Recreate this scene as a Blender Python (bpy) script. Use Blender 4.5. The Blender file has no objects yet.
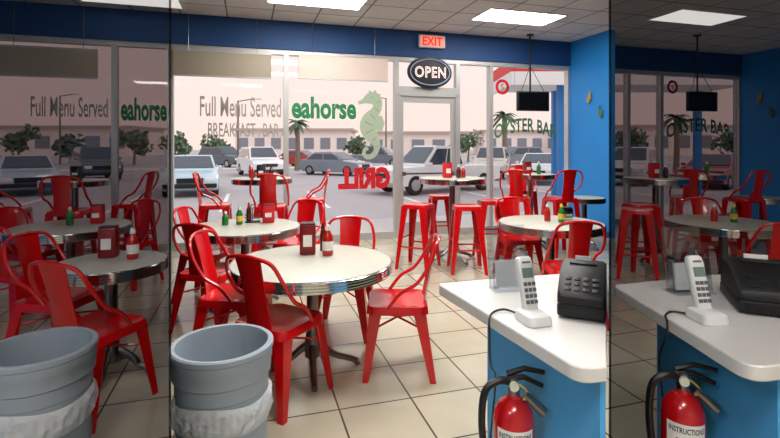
import bpy, bmesh, math, random
from mathutils import Vector, Matrix
random.seed(7)
S = bpy.context.scene
C = S.collection
PI = math.pi
try:
    S.view_settings.view_transform = 'Standard'
except Exception:
    pass

# ------------------------------------------------------------------ camera
H = 1.46; F = 475.0; Y0 = 146.0
cam_d = bpy.data.cameras.new('camera'); cam = bpy.data.objects.new('camera', cam_d); C.objects.link(cam)
cam.location = (0, 0, H); cam.rotation_euler = (PI/2, 0, 0)
cam_d.sensor_width = 36; cam_d.lens = 36*F/780; cam_d.shift_y = -(219-Y0)/780
cam_d.clip_start = .05; cam_d.clip_end = 500
S.camera = cam

# ------------------------------------------------------------------ materials
def c(r, g, b):
    f = lambda v: (v/255/12.92) if v/255 <= .04045 else ((v/255+.055)/1.055)**2.4
    return (f(r), f(g), f(b), 1)
def mat(name, col, rough=.5, metal=0, emit=None, es=0, coat=0, trans=0, noise=0, nscale=8, bump=0, alpha=1):
    m = bpy.data.materials.new(name); m.use_nodes = True
    nt = m.node_tree; p = nt.nodes['Principled BSDF']
    p.inputs['Base Color'].default_value = col; p.inputs['Roughness'].default_value = rough
    p.inputs['Metallic'].default_value = metal; p.inputs['Coat Weight'].default_value = coat
    p.inputs['Transmission Weight'].default_value = trans; p.inputs['Alpha'].default_value = alpha
    if emit: p.inputs['Emission Color'].default_value = emit; p.inputs['Emission Strength'].default_value = es
    if noise or bump:
        tc = nt.nodes.new('ShaderNodeTexCoord'); n = nt.nodes.new('ShaderNodeTexNoise')
        n.inputs['Scale'].default_value = nscale; n.inputs['Detail'].default_value = 5
        nt.links.new(tc.outputs['Object'], n.inputs['Vector'])
        if noise:
            mx = nt.nodes.new('ShaderNodeMixRGB'); mx.blend_type = 'MIX'
            mx.inputs[1].default_value = [v*(1-noise) for v in col[:3]]+[1]
            mx.inputs[2].default_value = [min(1, v*(1+noise)) for v in col[:3]]+[1]
            nt.links.new(n.outputs['Fac'], mx.inputs[0]); nt.links.new(mx.outputs[0], p.inputs['Base Color'])
        if bump:
            b = nt.nodes.new('ShaderNodeBump'); b.inputs['Strength'].default_value = bump; b.inputs['Distance'].default_value = .02
            nt.links.new(n.outputs['Fac'], b.inputs['Height']); nt.links.new(b.outputs[0], p.inputs['Normal'])
    return m
def glassmat(name, tint, gloss=.06):
    m = bpy.data.materials.new(name); m.use_nodes = True; nt = m.node_tree
    for n in list(nt.nodes): nt.nodes.remove(n)
    o = nt.nodes.new('ShaderNodeOutputMaterial'); t = nt.nodes.new('ShaderNodeBsdfTransparent'); g = nt.nodes.new('ShaderNodeBsdfGlossy')
    mx = nt.nodes.new('ShaderNodeMixShader'); t.inputs[0].default_value = tint; g.inputs['Roughness'].default_value = .02
    mx.inputs[0].default_value = gloss
    nt.links.new(t.outputs[0], mx.inputs[1]); nt.links.new(g.outputs[0], mx.inputs[2]); nt.links.new(mx.outputs[0], o.inputs[0])
    return m
def gridmat(name, c1, c2, grout, size, mortar, rough, bump=.2, lo=.84, hi=1.12, ns=5):
    m = bpy.data.materials.new(name); m.use_nodes = True; nt = m.node_tree; p = nt.nodes['Principled BSDF']
    tc = nt.nodes.new('ShaderNodeTexCoord'); b = nt.nodes.new('ShaderNodeTexBrick')
    b.offset = 0; b.squash = 1
    b.inputs['Color1'].default_value = c1; b.inputs['Color2'].default_value = c2; b.inputs['Mortar'].default_value = grout
    b.inputs['Scale'].default_value = 1; b.inputs['Mortar Size'].default_value = mortar; b.inputs['Mortar Smooth'].default_value = .2
    b.inputs['Brick Width'].default_value = size[0]; b.inputs['Row Height'].default_value = size[1]
    nt.links.new(tc.outputs['Object'], b.inputs['Vector'])
    n = nt.nodes.new('ShaderNodeTexNoise'); n.inputs['Scale'].default_value = ns; n.inputs['Detail'].default_value = 6
    nt.links.new(tc.outputs['Object'], n.inputs['Vector'])
    mr = nt.nodes.new('ShaderNodeMapRange'); mr.inputs[3].default_value = lo; mr.inputs[4].default_value = hi
    nt.links.new(n.outputs['Fac'], mr.inputs[0])
    mx = nt.nodes.new('ShaderNodeMixRGB'); mx.blend_type = 'MULTIPLY'; mx.inputs[0].default_value = 1
    nt.links.new(b.outputs['Color'], mx.inputs[1]); nt.links.new(mr.outputs[0], mx.inputs[2]); nt.links.new(mx.outputs[0], p.inputs['Base Color'])
    bp = nt.nodes.new('ShaderNodeBump'); bp.inputs['Strength'].default_value = bump; bp.inputs['Distance'].default_value = .004; bp.invert = True
    nt.links.new(b.outputs['Fac'], bp.inputs['Height']); nt.links.new(bp.outputs[0], p.inputs['Normal'])
    p.inputs['Roughness'].default_value = rough
    return m

M = {}
M['red'] = mat('red_paint', c(214, 10, 15), .24, coat=.5, noise=.06, nscale=3)
M['redseat'] = mat('red_seat_paint', c(216, 12, 17), .22, coat=.5, noise=.05)
M['floor'] = gridmat('floor_tile', c(200, 192, 168), c(188, 181, 158), c(88, 80, 66), (.42, .42), .006, .16, .2, .78, 1.16, 3)
M['ceil'] = gridmat('ceiling_tile', c(224, 224, 220), c(214, 214, 210), c(118, 120, 122), (.61, .61), .012, .9, .3)
M['blue'] = mat('blue_wall_paint', c(28, 136, 214), .55, noise=.06, nscale=2)
M['dblue'] = mat('dark_blue_paint', c(22, 70, 126), .6, noise=.05, nscale=2)
M['cblue'] = mat('counter_blue_paint', c(82, 176, 236), .5, noise=.05, nscale=4)
M['alu'] = mat('brushed_aluminium', c(196, 196, 194), .4, .4)
M['chrome'] = mat('chrome', c(215, 215, 215), .12, 1)
M['dchrome'] = mat('dull_chrome', c(130, 128, 126), .28, 1)
M['lam'] = mat('grey_laminate', c(196, 196, 182), .33, noise=.06, nscale=40)
M['white_lam'] = mat('white_laminate', c(222, 219, 214), .25, noise=.03, nscale=30)
M['black'] = mat('black_plastic', c(18, 18, 20), .4)
M['black_m'] = mat('black_metal', c(20, 20, 22), .35, .3)
M['glass'] = glassmat('clear_window_glass', (.97, .98, .97, 1), .03)
M['tint'] = glassmat('dimming_window_glass', (.42, .39, .39, 1), .03)  # dark tint added to the side bay panes to dim view and daylight
M['shield'] = glassmat('light_screen_glass', (.34, .34, .35, 1), .02)  # for the added sheets that shield the side bays from light
M['acryl'] = glassmat('clear_acrylic', (.93, .95, .97, 1), .12)
M['lightp'] = mat('lit_diffuser', c(255, 255, 250), .5, emit=(1, .97, .94, 1), es=23)
M['lightd'] = mat('dim_diffuser', c(230, 230, 225), .5, emit=(1, .97, .92, 1), es=.6)
M['white'] = mat('white_plastic', c(228, 228, 226), .35)
M['offwhite'] = mat('cream_board', c(232, 214, 202), .7, noise=.04)
M['tan'] = mat('tan_board', c(176, 166, 146), .7, noise=.06)
M['green'] = mat('green_vinyl', c(24, 132, 80), .5)
M['fgreenv'] = mat('faint_green_vinyl', c(70, 146, 100), .5)
M['pgreen'] = mat('pale_green_vinyl', c(172, 188, 162), .6)
M['mgreen'] = mat('mid_green_vinyl', c(142, 164, 138), .6)
M['greyv'] = mat('grey_vinyl', c(172, 166, 160), .6)
M['redv'] = mat('red_vinyl', c(210, 22, 36), .5)
M['exitr'] = mat('exit_red_glow', c(220, 30, 20), .5, emit=c(255, 30, 10), es=.7)
M['exitf'] = mat('exit_face', c(240, 170, 150), .5, emit=c(255, 140, 110), es=.45)
M['neon'] = mat('neon_white_tube', c(240, 228, 224), .4, emit=c(255, 228, 220), es=.9)
M['neonb'] = mat('neon_dim_tube', c(150, 160, 185), .4, emit=c(120, 135, 175), es=.4)
M['bin'] = mat('grey_bin_plastic', c(156, 168, 178), .5, noise=.05, nscale=6)
M['bag'] = mat('clear_bin_liner', c(236, 240, 242), .28, alpha=.6, bump=.9, nscale=20)
M['cap'] = mat('white_cap', c(236, 232, 222), .4)
M['ketchup'] = mat('ketchup_red', c(186, 22, 14), .3, coat=.3)
M['sauce'] = mat('dark_sauce', c(84, 26, 12), .2, coat=.5)
M['gbottle'] = mat('green_bottle', c(30, 120, 48), .25, coat=.4)
M['yellow'] = mat('yellow_label', c(226, 190, 60), .5)
M['maroon'] = mat('dark_red_plastic', c(130, 14, 16), .35)
M['paper'] = mat('white_paper', c(238, 236, 230), .7)
M['lcd'] = mat('grey_lcd', c(110, 130, 122), .3)
M['keys'] = mat('grey_key', c(96, 100, 106), .4)
M['dkeys'] = mat('dark_key', c(22, 22, 25), .5)
M['rblack'] = mat('satin_black_plastic', c(12, 12, 14), .5)
M['extred'] = mat('extinguisher_red', c(196, 14, 18), .22, coat=.6)
M['gold'] = mat('gold_fish_paint', c(176, 140, 50), .45, noise=.3, nscale=30)
M['fgreen'] = mat('green_fish_paint', c(70, 110, 70), .45, noise=.3, nscale=30)
M['asphalt'] = mat('asphalt', c(176, 170, 170), .9, noise=.14, nscale=.6)
M['concrete'] = mat('concrete', c(208, 202, 196), .9, noise=.06, nscale=3)
M['line'] = mat('white_road_paint', c(236, 235, 233), .8)
M['bld'] = mat('hazed_pale_stucco', c(240, 226, 220), .9, noise=.04)  # far walls, windows and roofs lightened: haze put into their colours
M['bld2'] = mat('hazed_cream_stucco', c(236, 224, 214), .9, noise=.04)
M['bwin'] = mat('hazed_far_window', c(130, 134, 144), .3)
M['roof'] = mat('hazed_brown_roof', c(186, 166, 160), .9)
M['leaf'] = mat('hazed_leaf', c(92, 112, 86), .8, noise=.4, nscale=5)  # tree greens lightened so the haze sits in the leaf colour
M['palm'] = mat('hazed_palm_leaf', c(84, 104, 78), .7, noise=.25)
M['bark'] = mat('palm_bark', c(130, 112, 96), .9, noise=.3, nscale=12)
M['rubber'] = mat('tyre_rubber', c(34, 34, 36), .8)
M['hub'] = mat('wheel_hub', c(170, 172, 175), .3, .7)
M['cglass'] = mat('car_glass', c(52, 62, 72), .08, coat=.5)
M['lamp'] = mat('headlamp', c(230, 232, 235), .15, coat=.5)
M['tail'] = mat('tail_lamp', c(170, 16, 16), .2)
M['canred'] = mat('canopy_red', c(224, 60, 60), .6)
M['canblue'] = mat('post_blue', c(36, 120, 190), .5)
M['screen'] = mat('dark_screen', c(12, 14, 18), .12, coat=.4)
M['gauge'] = mat('gauge_face', c(220, 220, 200), .4)
M['ink'] = mat('black_ink', c(20, 20, 20), .6)

# ------------------------------------------------------------------ mesh helpers
def NB(): return bmesh.new()
def obj(name, bm, m, parent=None, smooth=True):
    bmesh.ops.recalc_face_normals(bm, faces=bm.faces)
    me = bpy.data.meshes.new(name); bm.to_mesh(me); bm.free()
    me.materials.append(M[m] if isinstance(m, str) else m)
    if smooth:
        for p in me.polygons: p.use_smooth = True
        try: me.set_sharp_from_angle(angle=math.radians(35))
        except Exception: pass
    o = bpy.data.objects.new(name, me); C.objects.link(o)
    if parent is not None: o.parent = parent
    return o
def thing(name, label, cat, loc=(0, 0, 0), rz=0, group=None):
    o = bpy.data.objects.new(name, None); C.objects.link(o); o.empty_display_size = .1
    o.location = loc; o.rotation_euler = (0, 0, rz); tag(o, label, cat, group); return o
def tag(o, label, cat, group=None):
    o['label'] = label; o['category'] = cat
    if group: o['group'] = group
    return o
def struct(name, bm, m, parent=None, smooth=False):
    o = obj(name, bm, m, parent, smooth); o['kind'] = 'structure'; return o
def dup(root, loc, rz, label=None, group=None):
    r = root.copy(); C.objects.link(r); r.location = loc; r.rotation_euler = (0, 0, rz)
    if label: r['label'] = label
    if group: r['group'] = group
    for ch in list(root.children):
        k = ch.copy(); C.objects.link(k); k.parent = r
        for g in list(ch.children):
            d = g.copy(); C.objects.link(d); d.parent = k
    return r
def box(bm, x0, x1, y0, y1, z0, z1, mtx=None, bev=0):
    vs = [bm.verts.new(v) for v in [(x0,y0,z0),(x1,y0,z0),(x1,y1,z0),(x0,y1,z0),(x0,y0,z1),(x1,y0,z1),(x1,y1,z1),(x0,y1,z1)]]
    fs = [bm.faces.new([vs[i] for i in f]) for f in [(0,3,2,1),(4,5,6,7),(0,1,5,4),(1,2,6,5),(2,3,7,6),(3,0,4,7)]]
    if bev:
        es = list({e for f in fs for e in f.edges})
        r = bmesh.ops.bevel(bm, geom=es, offset=bev, segments=2, affect='EDGES', profile=.5)
        vs = list({v for f in r['faces'] for v in f.verts} | {v for v in vs if v.is_valid})
    if mtx is not None:
        bmesh.ops.transform(bm, matrix=mtx, verts=[v for v in vs if v.is_valid])
def catmull(pts, n=6):
    P = [Vector(p) for p in pts]; out = []
    for i in range(len(P)-1):
        p0 = P[max(i-1, 0)]; p1 = P[i]; p2 = P[i+1]; p3 = P[min(i+2, len(P)-1)]
        for k in range(n):
            t = k/n
            out.append(.5*((2*p1)+(-p0+p2)*t+(2*p0-5*p1+4*p2-p3)*t*t+(-p0+3*p1-3*p2+p3)*t**3))
    out.append(P[-1]); return out
def tube(bm, pts, r, seg=8, r1=None, closed=False, flat=1.0):
    P = [Vector(p) for p in pts]; n = len(P); rings = []
    up = None
    for i, p in enumerate(P):
        if closed: d = (P[(i+1) % n]-P[i-1])
        else: d = (P[min(i+1, n-1)]-P[max(i-1, 0)])
        d.normalize()
        if up is None:
            a = Vector((0, 0, 1)) if abs(d.z) < .9 else Vector((1, 0, 0))
            up = (a-d*a.dot(d)).normalized()
        else: up = (up-d*up.dot(d)).normalized()
        s = d.cross(up)
        rr = r if r1 is None else r+(r1-r)*i/(n-1)
        rings.append([bm.verts.new(p+(up*math.cos(2*PI*(k+.5)/seg)*flat+s*math.sin(2*PI*(k+.5)/seg))*rr) for k in range(seg)])
    m = n if closed else n-1
    for i in range(m):
        a = rings[i]; b = rings[(i+1) % n]
        for k in range(seg): bm.faces.new((a[k], a[(k+1) % seg], b[(k+1) % seg], b[k]))
    if not closed: bm.faces.new(rings[0][::-1]); bm.faces.new(rings[-1])
def lathe(bm, prof, seg=32, cx=0, cy=0, mtx=None, wave=None):
    rings = []; allv = []
    for j, (r, z) in enumerate(prof):
        if r < 1e-6:
            v = bm.verts.new((cx, cy, z)); rings.append([v]); allv.append(v)
        else:
            ring = []
            for k in range(seg):
                a = 2*PI*k/seg; rr = r
                zz = z
                if wave: rr, zz = wave(r, z, a, j)
                ring.append(bm.verts.new((cx+rr*math.cos(a), cy+rr*math.sin(a), zz)))
            rings.append(ring); allv += ring
    for a, b in zip(rings, rings[1:]):
        if len(a) == 1 and len(b) == 1: continue
        for k in range(seg):
            k2 = (k+1) % seg
            if len(a) == 1: bm.faces.new((a[0], b[k], b[k2]))
            elif len(b) == 1: bm.faces.new((a[k], a[k2], b[0]))
            else: bm.faces.new((a[k], a[k2], b[k2], b[k]))
    if mtx is not None: bmesh.ops.transform(bm, matrix=mtx, verts=allv)
def prism(bm, pts, z0, z1, mtx=None):
    lo = [bm.verts.new((x, y, z0)) for x, y in pts]; hi = [bm.verts.new((x, y, z1)) for x, y in pts]
    bm.faces.new(lo[::-1]); bm.faces.new(hi); n = len(pts)
    for i in range(n): bm.faces.new((lo[i], lo[(i+1) % n], hi[(i+1) % n], hi[i]))
    if mtx is not None: bmesh.ops.transform(bm, matrix=mtx, verts=lo+hi)
def rrect(w, d, r, n=5):
    out = []
    for (cx, cy, a0) in ((w/2-r, d/2-r, 0), (-w/2+r, d/2-r, PI/2), (-w/2+r, -d/2+r, PI), (w/2-r, -d/2+r, 1.5*PI)):
        for k in range(n+1): a = a0+PI/2*k/n; out.append((cx+r*math.cos(a), cy+r*math.sin(a)))
    return out
def loftrings(bm, rings, cap0=True, cap1=True):
    R = [[bm.verts.new(v) for v in r] for r in rings]; n = len(R[0])
    for a, b in zip(R, R[1:]):
        for k in range(n): bm.faces.new((a[k], a[(k+1) % n], b[(k+1) % n], b[k]))
    if cap0: bm.faces.new(R[0][::-1])
    if cap1: bm.faces.new(R[-1])
def round_poly(pts, rad, n=6):
    out = []; N = len(pts)
    for i, p in enumerate(pts):
        p = Vector(p); a = (Vector(pts[i-1])-p); b = (Vector(pts[(i+1) % N])-p); r = rad[i]
        if r <= 0: out.append(tuple(p)); continue
        A = p+a.normalized()*r; B = p+b.normalized()*r
        for k in range(n+1):
            t = k/n; q = A*(1-t)**2+p*2*t*(1-t)+B*t*t; out.append((q.x, q.y))
    return out
def text_mesh(body, w=None, h=None, ext=0.0, bold=0, outline=0, mirror=False, arc=0):
    cu = bpy.data.curves.new('txt', 'FONT'); cu.body = body; cu.align_x = 'CENTER'; cu.align_y = 'CENTER'; cu.extrude = .001 if ext else 0
    cu.resolution_u = 3; cu.offset = bold
    if outline: cu.fill_mode = 'NONE'; cu.bevel_depth = outline; cu.extrude = 0; cu.bevel_resolution = 1; cu.space_character = 1.1
    o = bpy.data.objects.new('txt', cu); C.objects.link(o)
    dg = bpy.context.evaluated_depsgraph_get(); dg.update()
    me = bpy.data.meshes.new_from_object(o.evaluated_get(dg)); bpy.data.objects.remove(o)
    xs = [v.co.x for v in me.vertices]; ys = [v.co.y for v in me.vertices]
    cx = (min(xs)+max(xs))/2; cy = (min(ys)+max(ys))/2; W = max(xs)-min(xs); HH = max(ys)-min(ys)
    sx = (w/W) if w else None; sy = (h/HH) if h else None
    if sx is None: sx = sy
    if sy is None: sy = sx
    for v in me.vertices:
        v.co.x = (v.co.x-cx)*sx*(-1 if mirror else 1); v.co.y = (v.co.y-cy)*sy
        v.co.z = v.co.z*sy if outline else ((v.co.z/.001*ext) if ext else 0)
        if arc: v.co.y -= arc*(v.co.x/(w/2))**2
    me.materials.clear()
    return me
def text_obj(name, body, m, parent, loc, rot, w=None, h=None, ext=.002, bold=0, outline=0, mirror=False, arc=0):
    me = text_mesh(body, w, h, ext, bold, outline, mirror, arc); me.materials.append(M[m])
    o = bpy.data.objects.new(name, me); C.objects.link(o); o.location = loc; o.rotation_euler = rot
    if parent is not None: o.parent = parent
    return o

# ------------------------------------------------------------------ room frame: u along the window wall, v outwards
A = math.atan(.3); U = Vector((math.cos(A), math.sin(A), 0)); V = Vector((-math.sin(A), math.cos(A), 0)); W0 = Vector((0, 7.54, 0))
def R(u, v, z=0): return W0+U*u+V*v+Vector((0, 0, z))
def upx(px):
    k = (px-390)/F; Y = 7.54/(1-.3*k); return k*Y/math.cos(A)
def wz(px, py):
    k = (px-390)/F; Y = 7.54/(1-.3*k); return H+(Y0-py)*Y/F
def inframe(o): o.location = W0; o.rotation_euler = (0, 0, A); return o
CH = 3.30; BAND = 2.88
UL, UR = -6.4, 7.39; UC = 3.32; VB = -10.5

bm = NB(); box(bm, UL-.1, UR+.1, VB-.1, .1, -.12, 0); inframe(struct('floor', bm, 'floor'))
bm = NB(); box(bm, UL-.1, UR+.1, VB-.1, .1, CH, CH+.1); inframe(struct('ceiling', bm, 'ceil'))
bm = NB(); box(bm, UL-.12, UR+.1, -.08, .1, BAND, CH); inframe(struct('wall_front', bm, 'dblue'))
bm = NB(); box(bm, UL-.12, UL, VB, .1, 0, CH); inframe(struct('wall_left', bm, 'blue'))
bm = NB(); box(bm, UR, UR+.12, VB, .1, 0, CH); inframe(struct('wall_right', bm, 'blue'))
bm = NB(); box(bm, UL, UR, VB-.12, VB, 0, CH); inframe(struct('wall_back', bm, 'offwhite'))
bm = NB(); box(bm, UC, UC+.1, -1.03, -.05, 0, CH); inframe(struct('wall_centre_right', bm, 'blue'))
bm = NB(); box(bm, UC-.012, UC, -1.03, -.08, 0, .1); inframe(struct('baseboard_right', bm, 'dblue'))
# added smoked glass sheets, edge-on, that keep light out of the side bays
def light_screen(name, x0, y0, x1, y1):
    d = Vector((x1-x0, y1-y0, 0)); L = d.length; an = math.atan2(d.y, d.x)
    bm = NB(); box(bm, 0, L, -.003, .003, 0, CH)
    o = struct(name, bm, 'shield'); o.location = (x0, y0, 0); o.rotation_euler = (0, 0, an)
    return o
kd = 220/F
light_screen('light_screen_left', -kd*1.25, 1.25, -kd*6.55, 6.55)
light_screen('light_screen_right', kd*1.25, 1.25, kd*7.47, 7.47)

# window wall ----------------------------------------------------------
def window(n, u0, u1, tint=False, z0=.0, z1=BAND):
    f = .035
    bm = NB()
    box(bm, u0-.0, u0+f, -.05, .06, z0, z1); box(bm, u1-f, u1, -.05, .06, z0, z1)
    box(bm, u0+f, u1-f, -.05, .06, z1-.07, z1); box(bm, u0+f, u1-f, -.05, .06, z0, z0+.11)
    w = inframe(struct('window_%d' % n, bm, 'alu'))
    bm = NB(); box(bm, u0+f, u1-f, -.004, .004, z0+.11, z1-.07)
    g = struct('pane', bm, 'tint' if tint else 'glass', w)
    return w
uA = upx(171); u1 = upx(286); u2 = upx(396); u3 = upx(457); u4 = upx(490)
uL1 = upx(115); 
w_l0 = window(1, UL, uL1, True)
w_l1 = window(2, uL1, uA, True)
w_a = window(3, uA, u1)
w_b = window(4, u1, u2)
w_t = window(5, u2, u3, z0=2.30)
w_c = window(6, u3, u4)
w_d = window(7, u4, UC)
ur1 = upx(627); ur2 = upx(660)
w_e = window(8, UC+.1, ur1, True); w_f = window(9, ur1, ur2, True); w_g = window(10, ur2, UR, True)
# door
bm = NB()
box(bm, u2, u2+.05, -.06, .06, 0, 2.30); box(bm, u3-.05, u3, -.06, .06, 0, 2.30); box(bm, u2, u3, -.06, .06, 2.26, 2.31)
inframe(struct('trim_1', bm, 'alu'))
bm = NB(); a, b = u2+.055, u3-.055
box(bm, a, a+.06, -.03, .02, .02, 2.25); box(bm, b-.06, b, -.03, .02, .02, 2.25); box(bm, a+.06, b-.06, -.03, .02, 2.16, 2.25); box(bm, a+.06, b-.06, -.03, .02, .02, .24)
door = inframe(struct('door_1', bm, 'alu'))
bm = NB(); box(bm, a+.06, b-.06, -.008, 0, .24, 2.16); struct('pane', bm, 'glass', door)
bm = NB(); tube(bm, [(a+.05, -.09, 1.02), (b-.05, -.09, 1.02)], .016); box(bm, a+.04, a+.08, -.1, -.03, .99, 1.05); box(bm, b-.08, b-.04, -.1, -.03, .99, 1.05)
struct('push_bar', bm, 'dchrome', door, True)

RX = (PI/2, 0, 0)
def lettering(win, txt, m, px0, px1, py0, py1, name='lettering', label=None, bold=0, mirror=False, arc=0):
    ua, ub = upx(px0), upx(px1); zt, zb = wz((px0+px1)/2, py0), wz((px0+px1)/2, py1)
    o = text_obj(name, txt, m, win, ((ua+ub)/2, -.012, (zt+zb)/2), RX, ub-ua, zt-zb, .001, bold, 0, mirror, arc)
    if label: o['label'] = label
    return o
lettering(w_a, 'Full Menu Served', 'greyv', 200, 281, 97, 117, label='grey vinyl lettering reading Full Menu Served', bold=.01)
lettering(w_a, 'BREAKFAST . BAR', 'greyv', 208, 279, 123, 137, label='grey vinyl second line of lettering', bold=.01)
lettering(w_b, 'eahorse', 'green', 291.5, 356, 97, 119, label='green vinyl shop lettering', bold=.035)
lettering(w_b, 'GRILL', 'redv', 338, 390, 167, 189, label='red vinyl lettering reading GRILL reversed', bold=.06, mirror=True)
lettering(w_l0, 'Full Menu Served', 'greyv', 31, 108, 97, 117, label='grey vinyl lettering reading Full Menu Served', bold=.01)
lettering(w_l1, 'eahorse', 'green', 121, 167, 98, 121, label='green vinyl shop lettering', bold=.035)
# seahorse decal
def seahorse(win, px, py0, py1):
    uc = upx(px); zt, zb = wz(px, py0), wz(px, py1); h = zt-zb
    bm = NB()
    key = [(-.2, .80, .026), (-.12, .825, .032), (-.04, .86, .07), (.05, .875, .09), (.12, .82, .085), (.12, .74, .075), (.07, .66, .085), (.01, .58, .125), (-.03, .49, .145), (-.01, .40, .125), (.06, .31, .085), (.11, .23, .06), (.1, .14, .045), (.03, .07, .038), (-.06, .06, .034), (-.11, .11, .028), (-.08, .17, .022), (-.03, .16, .016)]
    cc = catmull([(a, r, b) for a, b, r in key], 5)
    N = len(cc); L = []; Rr = []
    for i, p in enumerate(cc):
        q = cc[min(i+1, N-1)]-cc[max(i-1, 0)]; d = Vector((q.x, 0, q.z)).normalized(); n = Vector((-d.z, 0, d.x)); b = Vector((p.x, 0, p.z))
        L.append(b+n*p.y); Rr.append(b-n*p.y)
    def tv(bm, p, y): return bm.verts.new((uc+p.x*h*.84, y, zb+p.z*h))
    a = [tv(bm, p, -.012) for p in L]; b = [tv(bm, p, -.012) for p in Rr]
    for i in range(N-1): bm.faces.new((a[i], a[i+1], b[i+1], b[i]))
    for fin in ([(.05, .62), (.2, .63), (.25, .52), (.2, .41), (.05, .44)], [(.0, .91), (-.03, .99), (.05, .95), (.08, 1.0), (.12, .94), (.18, .93), (.14, .87)], [(.16, .82), (.22, .8), (.17, .76), (.2, .71), (.14, .70)]):
        bm.faces.new([tv(bm, Vector((x, 0, z)), -.0125) for x, z in fin])
    o = obj('seahorse_decal', bm, 'pgreen', win, False); o['label'] = 'pale grey green vinyl seahorse silhouette'
    bm = NB()
    for i in range(20, N-20, 6):
        p, q = L[i], Rr[i]; p2, q2 = L[i+1], Rr[i+1]
        bm.faces.new([tv(bm, v, -.0135) for v in (p*.8+q*.2, p2*.8+q2*.2, q2*.75+p2*.25, q*.75+p*.25)])
    bm.faces.new([tv(bm, Vector((.03+.018*math.cos(t*PI/4), 0, .885+.018*math.sin(t*PI/4))), -.0135) for t in range(8)])
    obj('decal_markings', bm, 'mgreen', win, False)
seahorse(w_b, 370, 89, 161)
def emblem(win, px, py):
    uc = upx(px); zc = wz(px, py)
    bm = NB(); lathe(bm, [(.08, -.001), (.13, -.001), (.13, .001), (.08, .001), (.08, -.001)], 32, mtx=Matrix.Translation((uc, -.012, zc)) @ Matrix.Rotation(PI/2, 4, 'X'))
    o = obj('round_emblem', bm, 'redv', win); o['label'] = 'red ring emblem on the glass'
    text_obj('emblem_letter', 'S', 'redv', win, (uc, -.012, zc), RX, h=.1, ext=.001)
emblem(w_d, 502, 87); emblem(w_g, 672, 87)
lettering(w_d, 'OYSTER BAR', 'fgreenv', 494, 556, 118, 132, label='faint green arched lettering on the right window', arc=.14, bold=.02)
lettering(w_g, 'OYSTER BAR', 'fgreenv', 666, 730, 118, 132, label='faint green arched lettering on the far right window', arc=.14, bold=.02)

# boards at the window tops
def board(px0, px1, py0, py1, m, lab):
    ua, ub = upx(px0), upx(px1); pm = (px0+px1)/2; zt, zb = wz(pm, py0), wz(pm, py1)
    t = thing('sign_board', lab, 'sign board', R((ua+ub)/2, -.1, zb), A); w = (ub-ua)/2
    bm = NB(); box(bm, -w, w, -.012, .012, 0, zt-zb, bev=.003); obj('panel', bm, m, t)
    bm = NB(); box(bm, -w, w, -.018, .018, -.02, .0); box(bm, -w, w, -.018, .018, zt-zb, zt-zb+.02); obj('edge_rail', bm, 'alu', t)
    for s in (-.7, .7):
        bm = NB(); tube(bm, [(s*w, 0, zt-zb+.02), (s*w, .02, CH-zb)], .004, 6); obj('hanger', bm, 'dchrome', t)
board(174, 271, 54, 77, 'tan', 'tan board hanging in the top of the left clear window')
board(298, 386, 58, 80, 'offwhite', 'cream board hanging above the green shop lettering')
board(2, 100, 50, 77, 'tan', 'tan board in the dimmed window on the far left')

# EXIT sign
t = thing('exit_sign', 'red lettered exit sign glowing on the blue bulkhead above the door', 'exit sign', R(upx(429), -.12, 3.03), A)
bm = NB(); box(bm, -.22, .22, -.035, .035, 0, .2, bev=.008); obj('housing', bm, 'white', t)
bm = NB(); box(bm, -.2, .2, -.039, -.034, .02, .18); obj('face', bm, 'exitf', t)
text_obj('lettering', 'EXIT', 'exitr', t, (0, -.042, .1), RX, .34, .135, .002, .02)
# OPEN sign
t = thing('open_sign', 'black oval neon sign reading open, hung above the glass door', 'neon sign', R(upx(427.5), -.1, wz(427, 90)), A)
bm = NB(); lathe(bm, [(0, 0), (.98, 0), (1, .02), (.98, .03), (0, .03)], 48, mtx=Matrix.Translation((0, .02, .27)) @ Matrix.Rotation(PI/2, 4, 'X') @ Matrix.Diagonal((.385, .255, 1, 1)))
obj('backing', bm, 'black', t)
bm = NB(); tube(bm, [(.335*math.cos(2*PI*k/48), -.03, .27+.205*math.sin(2*PI*k/48)) for k in range(48)], .008, 6, closed=True); obj('neon_ring', bm, 'neonb', t)
text_obj('lettering', 'OPEN', 'neon', t, (0, -.035, .27), RX, .53, .18, .005, 0, .024)
for s in (-.25, .25):
    bm = NB(); tube(bm, [(s, 0, .45), (s, .06, 2.86-wz(427, 90))], .003, 5); obj('chain', bm, 'dchrome', t)

# ceiling lights
def clight(x, y, lit, lab):
    t = thing('ceiling_light', lab, 'ceiling light', (x, y, CH), A)
    bm = NB()
    box(bm, -.61, .61, -.305, -.28, -.012, .0); box(bm, -.61, .61, .28, .305, -.012, 0); box(bm, -.61, -.585, -.28, .28, -.012, 0); box(bm, .585, .61, -.28, .28, -.012, 0)
    obj('frame', bm, 'white', t, False)
    bm = NB(); box(bm, -.585, .585, -.28, .28, -.008, -.002); obj('diffuser', bm, 'lightp' if lit else 'lightd', t, False)
clight(1.83, 6.78, True, 'lit ceiling light panel nearest the blue wall stub')
clight(-.91, 5.95, True, 'lit ceiling light panel above the green shop lettering')
clight(-.2, 3.9, True, 'lit ceiling light panel over the near table')
clight(1.15, 4.3, True, 'lit ceiling light panel over the right low table')
clight(.1, 2.2, True, 'lit ceiling light panel just ahead of the counter')
clight(0, -.6, True, 'added unseen fill light panel behind the cash counter')  # this and the next two: unseen panels added to brighten room and bays
clight(-2.2, -1.4, True, 'added unseen fill light panel behind the counter on the left')
clight(2.4, -.9, True, 'added unseen fill light panel behind the counter on the right')
clight(-3.25, 5.9, False, 'dim ceiling light panel in the left bay')
clight(4.4, 6.8, False, 'dim ceiling light panel in the right bay')

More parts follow.
